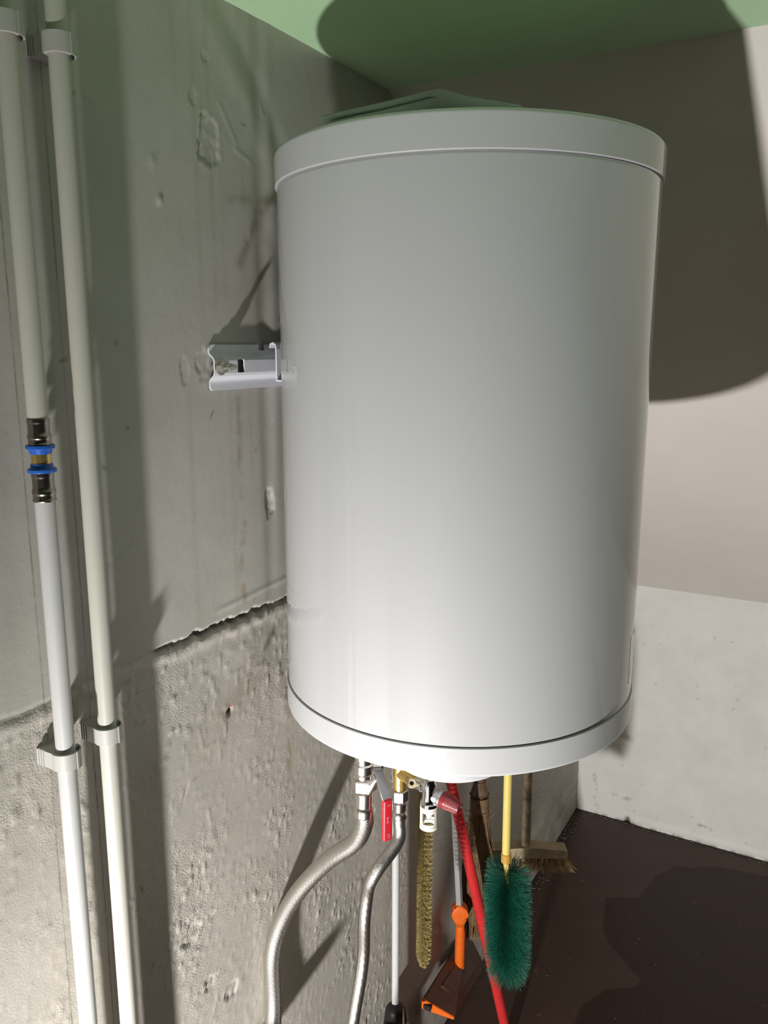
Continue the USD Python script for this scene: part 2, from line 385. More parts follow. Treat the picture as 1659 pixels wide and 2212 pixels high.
stain(sstep(.0058 - np.hypot(wy - .796, wz - 1.0745), 0, .0015), (.03, .02, .02), 1.0)
stain(segs(wy, wz, [(.795, 1.0815), (.802, 1.080)], .0022), (.7, .12, .10), .8)
stain(blob(wy, wz, .897, 1.352, .008, .022) * sstep(n1, .4, .5), (1.5, 1.48, 1.45), .9)
stain(blob(wy, wz, .745, .80, .004, .003), (1.6, 1.6, 1.55), .9)
stain(sstep(wz, .25, .05) * sstep(n2, .35, .6), (.6, .56, .52), .6)
for k in range(26):                                                                            # specks and short scuffs
    rr = np.random.default_rng(900 + k); cy, cz = rr.uniform(.5, 1.0), rr.uniform(.75, 1.9); a = rr.uniform(-1.2, 1.2); Ls = rr.uniform(.001, .009)
    stain(segs(wy, wz, [(cy, cz), (cy + Ls * math.cos(a), cz + Ls * math.sin(a))], .0016), (.4, .38, .34), .8)
obj('wall_left', wl, 'wall', smooth=True, attrs={'tint': tint, 'rough': rough}, label='grey painted plaster wall behind the heater, rough and cracked below mid height', cat='wall', kind='structure')

# back wall
bw = grid(np.concatenate([np.arange(0, 1.0, 0.005), np.linspace(1.0, XR, 30)]), np.linspace(0, ZF, 164),
          lambda U, W: np.stack([U, YB + 0 * U - 0.0012 * (nz(U, W, 6, 60) - .5) + 0.012 * sstep(0.012 - np.hypot(U - .172, (W - .004) * .6), 0, .008) - .004 * (1 - sstep(W, .018, .024 + .01 * nz(U, W * 0, 30, 61))) * sstep(U, .19, .2), W], -1))
bx_, bz_ = bw.vertices[:, 0], bw.vertices[:, 2]
tint = np.ones((len(bx_), 3)) * V([0.89, 0.865, 0.82])
bn = nz(bx_, bz_, 90, 62)
stain(segs(bx_, bz_, [(.055, .14), (.06, .10), (.065, .05), (.07, .02)], .006) * sstep(bn, .45, .6), (.45, .44, .42), .8)
stain(blob(bx_, bz_, .15, .085, .03, .006) * sstep(bn, .48, .6), (.35, .34, .32), .9)
stain(np.exp(-(bz_ / .006) ** 2) * sstep(nz(bx_, bz_ * 0, 50, 63), .4, .6), (.3, .26, .24), .8)
stain(segs(bx_, bz_, [(.395, .06), (.43, .055)], .005) * sstep(bn, .4, .55), (.45, .44, .42), .8)
stain(blob(bx_, bz_, .172, .006, .006, .010), (.10, .09, .08), 1.0)
for k in range(28):
    rr = np.random.default_rng(1300 + k); cx_, cz_ = rr.uniform(.1, .6), rr.uniform(.03, .75); a = rr.uniform(0, 3.1); Ls = rr.uniform(.001, .007)
    stain(segs(bx_, bz_, [(cx_, cz_), (cx_ + Ls * math.cos(a), cz_ + Ls * math.sin(a))], .002), (.5, .48, .45), .7)
obj('wall_back', bw, 'back', smooth=True, attrs={'tint': tint, 'rough': np.full(len(bx_), .3)}, label='low white back wall under the sloping soffit', cat='wall', kind='structure')

# sloping soffit, ceiling, side and rear walls
def slab(pts, th):
    P = V(pts, float); n = np.cross(P[1] - P[0], P[2] - P[0]); n /= np.linalg.norm(n)
    v = np.vstack([P, P - n * th]); k = len(P)
    f = [(0, i, i + 1) for i in range(1, k - 1)] + [(k, k + i + 1, k + i) for i in range(1, k - 1)]
    for i in range(k):
        j = (i + 1) % k; f += [(i, i + k, j + k), (i, j + k, j)]
    return trimesh.Trimesh(v, V(f), process=False)
obj('ceiling_slope', slab([(-.02, YS, H), (XR, YS, H), (XR, YB + .02, ZF - .0172), (-.02, YB + .02, ZF - .0172)][::-1], .08), 'soffit', smooth=False, label='pinkish white sloping underside of a stair above the back wall', cat='ceiling', kind='structure')
obj('ceiling', slab([(-.02, YR, H), (XR, YR, H), (XR, YS, H), (-.02, YS, H)][::-1], .08), 'ceiling', smooth=False, label='flat green painted ceiling above the water heater', cat='ceiling', kind='structure')
rw = [(XR, YR, 0), (XR, YB, 0), (XR, YB, ZF), (XR, YS, H), (XR, YR, H)]
obj('wall_right', slab(rw[::-1], .08), 'room', smooth=False, label='plain grey wall on the far side of the room', cat='wall', kind='structure')
obj('wall_rear', slab([(-.02, YR, 0), (XR, YR, 0), (XR, YR, H), (-.02, YR, H)], .08), 'room', smooth=False, label='plain grey wall behind the camera', cat='wall', kind='structure')

# floor
fx = np.concatenate([np.arange(-.02, 1.2, .006), np.linspace(1.2, XR + .02, 20)])
fy = np.concatenate([np.linspace(YR - .02, .9, 24), np.arange(.9, YB + .02, .006), [YB + .03]])
fl = grid(fx, fy, lambda U, W: np.stack([U, W, 0.0012 * (nz(U, W, 30, 70) - .5)], -1))
qx, qy = fl.vertices[:, 0], fl.vertices[:, 1]
tint = np.ones((len(qx), 3)) * V([0.060, 0.034, 0.026])
from shapely import contains_xy
wob = lambda s: .012 * (nz(qx, qy, 22, s) - .5)
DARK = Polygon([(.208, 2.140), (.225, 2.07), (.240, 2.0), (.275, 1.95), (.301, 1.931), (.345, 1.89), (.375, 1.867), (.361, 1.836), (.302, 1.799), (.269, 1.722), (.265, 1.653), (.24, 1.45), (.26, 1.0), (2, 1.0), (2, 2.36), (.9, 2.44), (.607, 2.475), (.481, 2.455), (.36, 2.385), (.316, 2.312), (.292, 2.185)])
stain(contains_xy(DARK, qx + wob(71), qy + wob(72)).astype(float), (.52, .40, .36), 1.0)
stain(sstep(nz(qx, qy, 7, 73), .45, .65), (1.25, 1.3, 1.35), .6)
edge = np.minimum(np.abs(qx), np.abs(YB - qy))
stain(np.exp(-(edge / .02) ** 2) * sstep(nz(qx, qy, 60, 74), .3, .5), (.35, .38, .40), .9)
stain(sstep(nz(qx, qy, 130, 75, 2), .80, .84), (5, 6, 6), .5)
obj('floor', fl, 'floor', smooth=True, attrs={'tint': tint, 'rough': np.full(len(qx), .4)}, label='dark red-brown painted concrete floor with a darker worn patch', cat='floor', kind='structure')

# dirt along the foot of the walls
rng = np.random.default_rng(5)
cr = []
for k in range(330):
    if k < 190:
        y = rng.uniform(1.75, 2.53); x = abs(rng.normal(0, .018)) + .004
    elif k < 290:
        x = rng.uniform(.02, .9); y = YB - .008 - abs(rng.normal(0, .012))
    else:
        x, y = rng.uniform(.1, .6), rng.uniform(1.4, 2.3)
    s = rng.uniform(.0008, .0028) * (1 if k < 290 else .6)
    c = trimesh.creation.icosphere(0, s); c.apply_scale([rng.uniform(.6, 1.8), rng.uniform(.6, 1.8), .6]); c.apply_translation([x, y, s * .5]); cr.append(c)
obj('floor_dirt', cr, 'crumb', smooth=False, label='loose dirt crumbs swept along the foot of the walls', cat='dirt', kind='stuff')

# ------------------------------------------------------------------ water heater
AX, AY, R = 0.2617, 0.9541, 0.2245
ZB, ZS0, ZS1, ZT = 1.0985, 1.1335, 1.7372, 1.774
wh = thing('water_heater', (AX, AY, 1.045), 'large white cylindrical electric water heater hung on the grey wall', 'water heater')
C0 = (AX, AY, 0)
obj('tank_body', lathe([(0, ZS0 - .001), (R - .003, ZS0 - .001), (R - .0006, ZS0 + .0002), (R, ZS0 + .001), (R, ZS0 + .0018), (R, ZS0 + .004), (R, ZS0 + .015), (R, 1.25), (R, 1.4), (R, 1.6), (R, ZS1 - .015), (R, ZS1 - .004), (R, ZS1 - .002), (R - .003, ZS1 + .003), (0, ZS1 + .003)], 256, C0), 'enamel', wh)
def fillet(r, z, f, sgn):
    """profile points rounding the edge at radius r, height z; sgn +1 = top edge going inward."""
    return [(r - f + f * math.cos(a), z - sgn * f + sgn * f * math.sin(a)) for a in np.linspace(0, PI / 2, 7)]
RC = 0.2268
obj('top_cap', lathe([(R - .004, ZS1 + .0005), (RC - .0009, ZS1), (RC, ZS1 + .0010)] + fillet(RC, ZT, .005, 1) + [(RC - .012, ZT), (RC - .05, ZT + .001), (0, ZT + .002)], 256, C0), 'cap', wh)
obj('bottom_cap', lathe([(0, ZB)] + fillet(RC - .0005, ZB, .004, -1)[::-1] + [(RC - .0005, ZS0 - .0014), (RC - .0012, ZS0 - .0006), (R - .003, ZS0 - .0004)], 256, C0), 'cap', wh)
obj('service_cover', lathe([(0, 1.0355), (.066, 1.036), (.076, 1.040), (.080, 1.047), (.080, ZB + .002), (0, ZB + .002)], 96, (.280, .898, 0)), 'cap', wh)
# sheet-steel hanger welded to the back of the tank, hooked over the wall bracket
def strip_profile(pts, th):
    from shapely.geometry import LineString
    return LineString(pts).buffer(th / 2, cap_style='flat', join_style='round')
hang = extrude(strip_profile([(.0125, 1.5545), (.0135, 1.5595), (.0180, 1.5610), (.0215, 1.5585), (.0225, 1.553), (.0225, 1.512), (.062, 1.512)], .0022), .10)
hang = place(hang, (0, .889 + .10, 0), V([1, 0, 0]), V([0, 0, 1]), V([0, -1, 0]))
obj('hanger', hang, 'bracket', wh, label='white sheet steel hanger hooked over the wall bracket')
obj('hanger_screw', cyl((.020, .905, 1.531), (.0285, .905, 1.531), .0035, 16, bev=.001), 'zinc', wh)
# rating label low on the right flank
def curved_patch(t0, t1, z0, z1, r, n=24):
    th = np.radians(np.linspace(t0, t1, n))
    a = np.concatenate([[[(r) * math.cos(t), r * math.sin(t)] for t in th], [[(r - .0012) * math.cos(t), (r - .0012) * math.sin(t)] for t in th[::-1]]])
    g = extrude(Polygon(a), z1 - z0); g.apply_translation((AX, AY, z0)); return g
lb = obj('rating_label', curved_patch(1.5, 30, 1.155, 1.215, R + .00012), 'label', wh, label='pale rating label low on the right flank of the tank')
for (a, b, c, d) in ((1.7, 29.8, 1.2143, 1.2148), (1.7, 29.8, 1.1552, 1.1557), (1.7, 1.95, 1.1552, 1.2148)):
    obj('label_border', curved_patch(a, b, c, d, R + .00025), 'ink_grey', lb)
obj('label_print', curved_patch(3.4, 9, 1.160, 1.182, R + .00022), 'ink_grey', lb)
obj('label_print', curved_patch(5.5, 16, 1.186, 1.203, R + .00022), 'ink_grey', lb)
obj('label_print', curved_patch(9, 18, 1.208, 1.2125, R + .00022), 'ink', lb)

# folded leaflet lying on the heater
ex = np.linspace(0, 1, 60); ey = np.linspace(0, 1, 24)
def leaflet(U, W, lift=0.0):
    fr = V([[.1717, .775, 1.794], [.262, .85, 1.8245], [.277, .85, 1.8245], [.311, .845, 1.8115], [.385, .80, 1.784]]); kt = V([0, .50, .58, .74, 1.0])
    bk = V([[.12, .93, 1.783], [.23, 1.01, 1.7905], [.25, 1.01, 1.7905], [.29, 1.00, 1.788], [.38, .96, 1.7825]])
    F = np.stack([np.interp(U, kt, fr[:, k]) for k in range(3)], -1); B = np.stack([np.interp(U, kt, bk[:, k]) for k in range(3)], -1)
    P = F * (1 - W[..., None]) + B * W[..., None]
    P[..., 2] += -.006 * np.sin(np.clip(W, 0, 1) * PI) * np.sin(np.clip(U, 0, 1) * PI) ** .5 + .0022 * (nz(U, W, 4, 80) - .5) * 2 * np.sin(np.clip(U, 0, 1) * PI) + lift
    return P
def sheet(lift, sh):
    a = grid(ex, ey, lambda U, W: leaflet(U, W, lift) + V(sh)); b = grid(ex, ey, lambda U, W: leaflet(U, W, lift - .0006) + V(sh), flip=True)
    return [a, b]
lf = thing('folded_leaflet', (.27, .90, 1.776), 'creased pale leaflet lying tented on top of the water heater', 'leaflet')
obj('leaf', sheet(0, (0, 0, 0)), 'paper', lf)
obj('leaf', sheet(-.0035, (.004, .012, 0)), 'paper', lf)

# ------------------------------------------------------------------ wall bracket and its anchor bolt
Y0, Y1 = .7795, 1.128
wb = thing('wall_bracket', (.0, .954, 1.503), 'white steel wall bracket with a raised middle beside the heater', 'bracket')
prof = strip_profile([(.0030, 1.5030), (.0030, 1.5135), (.0042, 1.5165), (.0100, 1.5215), (.0112, 1.5245), (.0112, 1.5395), (.0100, 1.5425), (.0042, 1.5475), (.0030, 1.5500), (.0030, 1.5590)], .0022)
pl = extrude(prof, Y1 - Y0); pl = place(pl, (0, Y1, 0), V([1, 0, 0]), V([0, 0, 1]), V([0, -1, 0]))
out = sbox(Y0, 1.5030, Y1, 1.5590).buffer(-.006).buffer(.006)
out = out.difference(sbox(.8775, 1.5525, .8885, 1.57).buffer(.001)).difference(sbox(.8245, 1.5262, .8345, 1.5388).buffer(.0022).buffer(-.0004))
out = out.difference(Point(.7895, 1.5325).buffer(.0052))
cut = place(extrude(out, .03), (-.005, 0, 0), V([0, 1, 0]), V([0, 0, 1]), V([1, 0, 0]))
def man(t):
    t = t.copy(); t.merge_vertices()
    return m3.Manifold(m3.Mesh(np.asarray(t.vertices, np.float32), np.asarray(t.faces, np.uint32)))
mp, mc = man(pl), man(cut)
res = mp ^ mc
obj('plate', res if res.num_tri() > 0 else pl, 'bracket', wb, smooth=30)
BO = V([.0123, .7895, 1.5325])
ab = obj('anchor_bolt', [cyl(BO - V([.02, 0, 0]), BO + V([.0185, 0, 0]), .0040, 20, bev=.0006), cyl(BO + V([.0185, 0, 0]), BO + V([.0245, 0, 0]), .0028, 16, bev=.0005)], 'zinc', wb, label='zinc anchor bolt with washer and nut')
obj('washer', cyl(BO, BO + V([.0022, 0, 0]), .0105, 32, bev=.0005), 'zinc', ab)
obj('nut', hexnut(BO + V([.0022, 0, 0]), BO + V([.0095, 0, 0]), .0132), 'zinc', ab)

# ------------------------------------------------------------------ outlets: ball valve, tee, safety valve, hoses
VX, VY = .185, .838
bv = thing('ball_valve', (VX, VY, 1.008), 'nickel ball valve with red lever under the left of the heater', 'valve')
obj('body', lathe([(0, 1.098), (.0095, 1.098), (.0095, 1.062), (.0115, 1.060), (.0118, 1.036), (.0108, 1.033), (.0108, 1.029), (.0125, 1.027), (.0130, 1.018), (.0122, 1.0145), (.0112, 1.0135), (.0110, 1.007), (.009, 1.006), (0, 1.006)][::-1], 48, (VX, VY, 0)), 'nickel', bv)
wdir, ndir = V([.447, .894, 0]), V([.894, -.447, 0])
S0 = V([.2005, .8505, 0])
obj('stem', [cyl((VX, VY, 1.022), (S0[0] + .003, S0[1] + .001, 1.022), .0058, 24, bev=.001), hexnut((S0[0], S0[1], 1.0225), (S0 + ndir * .0045 + V([0, 0, 1.0225])), .009)], 'nickel', bv)
lev = extrude(strip_profile([(0, 1.031), (0, 1.011), (.0185, .9835), (.0185, .965)], .0022).buffer(0), .0125)
lev = place(lev, S0 - wdir * .0062, ndir, V([0, 0, 1]), wdir)
obj('lever', lev, 'steel', bv, label='grey steel lever arm cranked outwards')
gb = as_tm(rbox((-.0038, -.0068, .9255), (.0038, .0068, .9845), .0026))
gb = place(gb, S0 + ndir * .0185, ndir, wdir, V([0, 0, 1]))
gr = obj('lever_grip', gb, 'red_grip', bv, label='red vinyl sleeve on the lever')
def print_on(text, hgt, u, z, rot=0):
    t = meshkit.text_mesh(text, hgt, .0004, bold=False)
    c = t.bounds.mean(0); t.apply_translation((-c[0], -c[1], 0)); t.apply_transform(trimesh.transformations.rotation_matrix(rot, [0, 0, 1]))
    return place(t, S0 + ndir * (.0185 + .0037) + wdir * u + V([0, 0, z]), wdir, V([0, 0, 1]), ndir)
obj('lettering', print_on('S', .0062, .0005, .9335), 'print', gr, smooth=False)
obj('lettering', print_on('I', .0085, -.0010, .9565), 'print', gr, smooth=False)
obj('lettering', print_on('c', .0050, .0008, .9765, -PI / 2), 'print', gr, smooth=False)

PX_ = .029
def hose(name, pts, r, nut, label, starts, group):
    P, s = spline(pts, .0005)
    seg, n = 104, 24
    def braid(th, i):
        a, b = n * (th + s[i] / r) / (2 * PI), n * (th - s[i] / r) / (2 * PI)
        over = (np.floor(a) + np.floor(b)) % 2 < 1
        fa, fb = (a % 1) * 2 - 1, (b % 1) * 2 - 1
        return .00042 * (1 - np.where(over, fa, fb) ** 2)
    t = thing(name, pts[0], label, 'hose', group)
    obj('braid', tube(P, r - .0003, seg, rad=braid), 'braid', t, smooth=True)
    x, y = pts[0][0], pts[0][1]
    zt, zn0, zf1, zf0, zb0 = starts
    obj('union_nut', hexnut((x, y, zn0), (x, y, zt), nut), 'nickel', t)
    obj('ferrule', lathe([(0, zb0), (r + .0002, zb0), (r + .0019, zb0 + .0022), (r + .0021, zf0 - .004), (r + .0008, zf0 - .0005), (r - .0002, zf0 + .001), (r + .0001, zf0 + .003), (r + .0001, zf1 - .003), (r + .0006, zf1 - .002), (r + .0004, zf1), (r - .0022, zf1 + .001), (r - .0022, zn0 + .001), (0, zn0 + .001)], 40, (x, y, 0)), 'nickel', t)
    return t
hose('flexible_hose', [(VX, .839, .958), (.185, .84, .945), (.178, .843, .925), (.165, .846, .903), (.135, .849, .874), (.1, .856, .835), (.066, .858, .790), (.039, .858, .744), (.0205, .855, .695), (.0145, .851, .642), (.020, .842, .553), (.050, .775, .527), (.080, .715, .514), (.065, .650, .503), (.040, .620, .500), (PX_, .606, .50)],
     .0122, .0292, 'thick braided steel hose curving from the ball valve to the wall', (1.0075, .9905, .9875, .9665, .9525), None)
hose('flexible_hose', [(VX, .936, .900), (.185, .9365, .885), (.186, .934, .868), (.182, .918, .853), (.173, .899, .836), (.162, .893, .813), (.152, .900, .785), (.145, .903, .735), (.138, .912, .675), (.134, .907, .622), (.132, .897, .585), (.130, .880, .520), (.130, .83, .38), (.115, .73, .26), (.075, .63, .207), (.042, .575, .2003), (PX_, .5515, .20)],
     .0092, .0212, 'thinner braided steel hose with a kink, hanging from the brass tee', (.9415, .9245, .9215, .9075, .8965), None)

bt = thing('brass_tee', (VX, .936, .944), 'brass tee fitting joining the thin hose to the safety valve', 'pipe fitting')
obj('body', [lathe([(0, .9405), (.0085, .9405), (.0085, .944), (.0100, .9445), (.0102, .950), (.0096, .951), (.0098, .972), (.0105, .985), (.0105, 1.0), (.0085, 1.002), (.0085, 1.098), (0, 1.098)], 40, (VX, .936, 0)),
             cyl((VX, .936, .968), (.221, .921, .9685), .0088, 32, bev=.001)], 'brass', bt)
pd = V([.38, -.80, .46]) / np.linalg.norm(V([.38, -.80, .46])); p0 = V([.2165, .9130, .9715])
tp = obj('test_plug', [lathe([(0, 0), (.0062, 0), (.0068, .001), (.0068, .008), (.0058, .0092), (.0030, .0092), (.0026, .006), (0, .006)], 32, p0, pd), cyl((.2110, .926, .968), p0 + pd * .002, .005, 20)], 'cream', bt, label='pale plug with a hexagon socket')
obj('socket', hexnut(p0 + pd * .0058, p0 + pd * .0068, .0048, .02), 'dark', tp)

sv = thing('safety_valve', (.243, .913, .913), 'chrome safety valve with a dark red ribbed cap under the heater', 'valve')
obj('body', [cyl((.219, .9215, .9685), (.245, .9120, .9725), .0086, 32, bev=.001), cyl((.232, .9165, .970), (.236, .915, .971), .0102, 6),
             lathe([(0, .942), (.0118, .942), (.0122, .944), (.0122, .951), (.0105, .953), (.0095, .956), (.0092, .968), (.0098, .978), (.0075, .985), (0, .987)], 40, (.243, .913, 0))], 'chrome', sv)
ca, cb = V([.2600, .9185, .9575]), V([.2900, .9175, .9510])
cd = (cb - ca) / np.linalg.norm(cb - ca)
obj('bonnet', [cyl((.243, .914, .961), ca - cd * .003, .0098, 32), lathe([(0, -.005), (.0116, -.005), (.0122, -.004), (.0122, -.0005), (.0116, 0), (0, 0)], 40, ca, cd)], 'steel', sv)
rc = lathe([(0, 0), (.0114, 0), (.0116, .001), (.0116, .0055), (.0110, .0065), (.0082, .0255), (.0074, .0270), (.0045, .0270), (.0040, .025), (0, .025)], 96, ca, cd)
obj('red_cap', rc, 'red_cap', sv, smooth=25, label='dark red ribbed plastic cap')
ribs = []
e1 = np.cross(cd, V([0, 0, 1.0])); e1 /= np.linalg.norm(e1); e2 = np.cross(cd, e1)
for k in range(30):
    a = 2 * PI * k / 30; u = math.cos(a) * e1 + math.sin(a) * e2
    ribs.append(cyl(ca + cd * .0068 + u * .0108, ca + cd * .0248 + u * .0083, .00055, 6))
obj('ribs', ribs, 'red_cap', sv)
obj('cap_recess', cyl(ca + cd * .0252, ca + cd * .0266, .0040, 24), 'dark', sv)
def ring(r0, r1, z0, z1):
    return m3.Manifold.cylinder(z1 - z0, r1, r1, 64).translate([0, 0, z0]) - m3.Manifold.cylinder(z1 - z0 + .01, r0, r0, 64).translate([0, 0, z0 - .005])
td = ring(.0108, .0124, .9145, .9465) + ring(.0100, .0128, .9135, .9185) + m3.Manifold.cylinder(.0012, .0126, .0126, 64).translate([0, 0, .9415])
yaw_t = math.degrees(math.atan2(-.913, .447))
td = td - m3.Manifold.cube([.03, .0155, .0165], False).translate([0, -.0085, .9225]).rotate([0, 0, yaw_t])
td = td - m3.Manifold.cube([.03, .0120, .0165], False).translate([0, -.006, .9225]).rotate([0, 0, yaw_t + 180])
td = td.translate([.243, .913, 0])
obj('tundish', td, 'tundish', sv, smooth=30, label='white plastic tundish with a side opening')
obj('drip_spout', lathe([(0, .927), (.003, .927), (.006, .936), (.007, .942), (0, .942)], 24, (.243, .913, 0)), 'tundish', sv)

# ------------------------------------------------------------------ supply pipes on the left
PX, RP = .0290, .0095
def pipe_profile(z0, z1, x, y, r=RP, seg=40):
    return lathe([(0, z0), (r, z0), (r, z1), (0, z1)], seg, (x, y, 0))
P1Y, P2Y = .5105, .5650
wp = thing('water_pipe', (PX, P1Y, .19), 'ivory water pipe with blue-ringed press coupling, outermost of the two by the edge', 'pipe')
obj('pipe_run', pipe_profile(1.486, H - .001, PX, P1Y), 'pipe', wp)
obj('pipe_run', pipe_profile(.21, 1.415, PX, P1Y), 'pipe_white', wp, label='whiter lower length of pipe')
cp = obj('coupling', lathe([(0, 1.437), (.0088, 1.437), (.0090, 1.438), (.0090, 1.463), (.0088, 1.464), (0, 1.464)], 40, (PX, P1Y, 0)), 'brass', wp, label='brass middle of the press coupling')
def sleeve(z0, z1):
    prof = []
    L = z1 - z0
    for t in np.linspace(0, 1, 30):
        rr = .0103 + .0006 * (abs(t - .33) < .06) + .0006 * (abs(t - .05) < .05) - .0004 * (.45 < t < .85)
        prof.append((rr, z0 + t * L))
    return lathe([(0, z0)] + prof + [(0, z1)], 40, (PX, P1Y, 0))
obj('press_sleeve', sleeve(1.466, 1.491), 'press', cp)
obj('press_sleeve', sleeve(1.4125, 1.4403), 'press', cp)
for z, s in ((1.4665, -1), (1.4405, 1)):
    obj('ring', lathe(sorted([(0, z), (.0128, z), (.0132, z - s * .0006), (.0132, z - s * -.0026 * -1), (.0128, z + s * .0032), (.0108, z + s * .0036), (.0098, z + s * .0085), (0, z + s * .0085)], key=lambda q: 0) if False else
        [(0, z - .0001), (.0128, z), (.0132, z + s * .0006), (.0132, z + s * .0030), (.0126, z + s * .0036), (.0108, z + s * .0038), (.0097, z + s * .0085), (0, z + s * .0086)], 40, (PX, P1Y, 0)), 'blue', cp, label='blue plastic ring')
wp2 = thing('water_pipe', (PX, P2Y, .47), 'plain ivory water pipe between the coupled pipe and the heater', 'pipe')
obj('pipe_run', pipe_profile(.48, H - .001, PX, P2Y), 'pipe', wp2)
obj('elbow', tube(spline([(PX, P2Y, .52), (PX, P2Y, .508), (PX, P2Y + .006, .501), (PX, P2Y + .027, .50)], .003)[0], .012, 24), 'brass', wp2)
obj('elbow', tube(spline([(PX, P1Y, .23), (PX, P1Y, .21), (PX, P1Y + .006, .2015), (PX, P1Y + .027, .20)], .003)[0], .012, 24), 'brass', wp)

def clip(z, y, label, top_open):
    h = .0175
    t = thing('pipe_clip', (0, y, z), label, 'pipe clip', None)
    body = sbox(.0, -.0125, .034, .0125).union(Point(PX, 0).buffer(.0138, 24)).difference(Point(PX, 0).buffer(.0098, 32)).difference(sbox(PX + .003, .0045, .06, .020))
    body = body.difference(sbox(.020, .0112, .026, .02))
    for x in (.0025, .0060, .0095):
        body = body.difference(sbox(x, -.014, x + .0014, -.0108))
    g = extrude(body.buffer(-.0004).buffer(.0004), h)
    g.apply_translation((0, y, z - h / 2))
    obj('saddle', g, 'clip', t, smooth=25)
    lip = Point(PX, 0).buffer(.0150, 24).difference(Point(PX, 0).buffer(.0138, 24)).intersection(sbox(PX - .001, .002, .06, .03))
    gl = extrude(lip, h + .001); gl.apply_translation((0, y, z - h / 2 - .0005))
    obj('closing_strap', gl, 'clip', t, smooth=25)
clip(1.1465, P1Y, 'grey pipe clip on the coupled pipe, below the wall crack', True)
clip(1.1505, P2Y, 'grey pipe clip on the plain pipe, below the wall crack', True)
clip(1.8265, P1Y, 'grey pipe clip on the coupled pipe, close under the ceiling', True)
clip(1.8260, P2Y, 'grey pipe clip on the plain pipe, close under the ceiling', True)

# thin white pipe behind the hoses, with the black rubber bend at its lower end
wp3 = thing('thin_pipe', (.030, 1.209, .10), 'thin white pipe running down the wall behind the braided hoses', 'pipe')
obj('pipe_run', tube(spline([(.030, 1.209, .10), (.030, 1.209, .5), (.030, 1.209, 1.2), (.030, 1.209, 1.38), (.026, 1.209, 1.41), (.012, 1.209, 1.422), (-.004, 1.209, 1.424)], .006)[0], .0070, 28), 'pipe_white', wp3)
rb = thing('rubber_bend', (.03, 1.19, .2), 'black rubber bend at the foot of the thin white pipe', 'pipe fitting')
bend = m3.Manifold.batch_hull([m3.Manifold.sphere(r, 24).translate(list(p)) for p, r in (((.032, 1.207, .285), .021), ((.032, 1.206, .255), .024))])
bend2 = m3.Manifold.batch_hull([m3.Manifold.sphere(r, 24).translate(list(p)) for p, r in (((.034, 1.180, .262), .018), ((.040, 1.150, .235), .020))])
obj('boot', [bend, bend2], 'black', rb, smooth=True)
obj('strap', tube(spline([(.055, 1.196, .315), (.0585, 1.190, .29), (.0585, 1.190, .265), (.056, 1.195, .235)], .003)[0], .0018, 8), 'rag', rb)
obj('rag', hull_spheres([((.052, 1.212, .268), .006), ((.054, 1.206, .235), .009)]), 'rag', rb, label='rusty brown patch')

# ------------------------------------------------------------------ cleaning tools
rng = np.random.default_rng(11)
def hook_wire(pts, parent, name='hanging_wire'):
    obj(name, tube(spline(pts, .004)[0], .0016, 8), 'wire', parent)

# long radiator brush
BX, BY = .100, 1.190
rbz0, rbz1 = .425, .98
rbz = thing('radiator_brush', (BX, BY, rbz0), 'long narrow radiator brush with tan bristles hanging beside the safety valve', 'brush')
obj('wire_core', cyl((BX, BY, rbz0 + .01), (BX, BY, 1.05), .0018, 8), 'wire', rbz)
L = []
nb = 9000
for k in range(nb):
    a = rng.uniform(0, 2 * PI)
    z = rbz1 - .0098 * (rng.integers(0, int((rbz1 - rbz0) / .0098)) + a / (2 * PI)) + rng.normal(0, .0011)
    z = max(z, rbz0 + .001)
    e = min(1, (z - rbz0) / .03) ** .5
    rr = .0145 * e * rng.uniform(.88, 1.06)
    dz = rng.normal(0, .0009)
    L.append([(BX, BY, z), (BX + .55 * rr * math.cos(a), BY + .55 * rr * math.sin(a), z + dz * .4 + .0008), (BX + rr * math.cos(a + .12), BY + rr * math.sin(a + .12), z + dz - .001)])
curves('bristles', L, .00045, 'coir', rbz)
hook_wire([(BX, BY, 1.045), (BX - .01, BY, 1.075), (BX - .04, BY, 1.07), (.0, BY, 1.06)], rbz)

# red pole leaning on the wall
pa, pb = V([.1465, 1.5335, .001]), V([.0135, 1.3605, .94])
rp = thing('red_pole', pa, 'glossy red wooden pole leaning against the wall behind the safety valve', 'pole')
obj('shaft', cyl(pa, pb, .0112, 32, bev=.002), 'red_pole', rp)

# straw broom
SX, SY = .055, 1.550
sb = thing('straw_broom', (SX, SY, .22), 'old straw broom with bound neck hanging behind the red pole', 'broom')
obj('handle', cyl((SX, SY, .56), (SX, SY, 1.28), .0108, 24, bev=.002), 'wood_dark', sb)
# broad side faces along u, thin along v
su, sw = V([.87, .49, 0]), V([-.49, .87, 0])
def ell(z, a, b, n=28):
    th = np.linspace(0, 2 * PI, n, endpoint=False)
    return V([SX, SY, z]) + np.outer(np.cos(th) * a, su) + np.outer(np.sin(th) * b, sw)
def loft(rings):
    n = len(rings[0]); v = np.vstack(rings); f = []
    for i in range(len(rings) - 1):
        for k in range(n):
            a, b = i * n + k, i * n + (k + 1) % n
            f += [(a, b, b + n), (a, b + n, a + n)]
    c0, c1 = len(v), len(v) + 1
    v = np.vstack([v, rings[0].mean(0), rings[-1].mean(0)])
    f += [(c0, (k + 1) % n, k) for k in range(n)] + [(c1, (len(rings) - 1) * n + k, (len(rings) - 1) * n + (k + 1) % n) for k in range(n)]
    return trimesh.Trimesh(v, V(f), process=False)
obj('wrapping', loft([ell(0.6144, .0125, .0125), ell(0.5989, .0165, .013), ell(0.5834, .0210, .015)]), 'wood_dark', sb)
obj('neck', loft([ell(0.5750, .0205, .015), ell(0.5511, .0217, .016), ell(0.5392, .0205, .015)]), 'straw', sb)
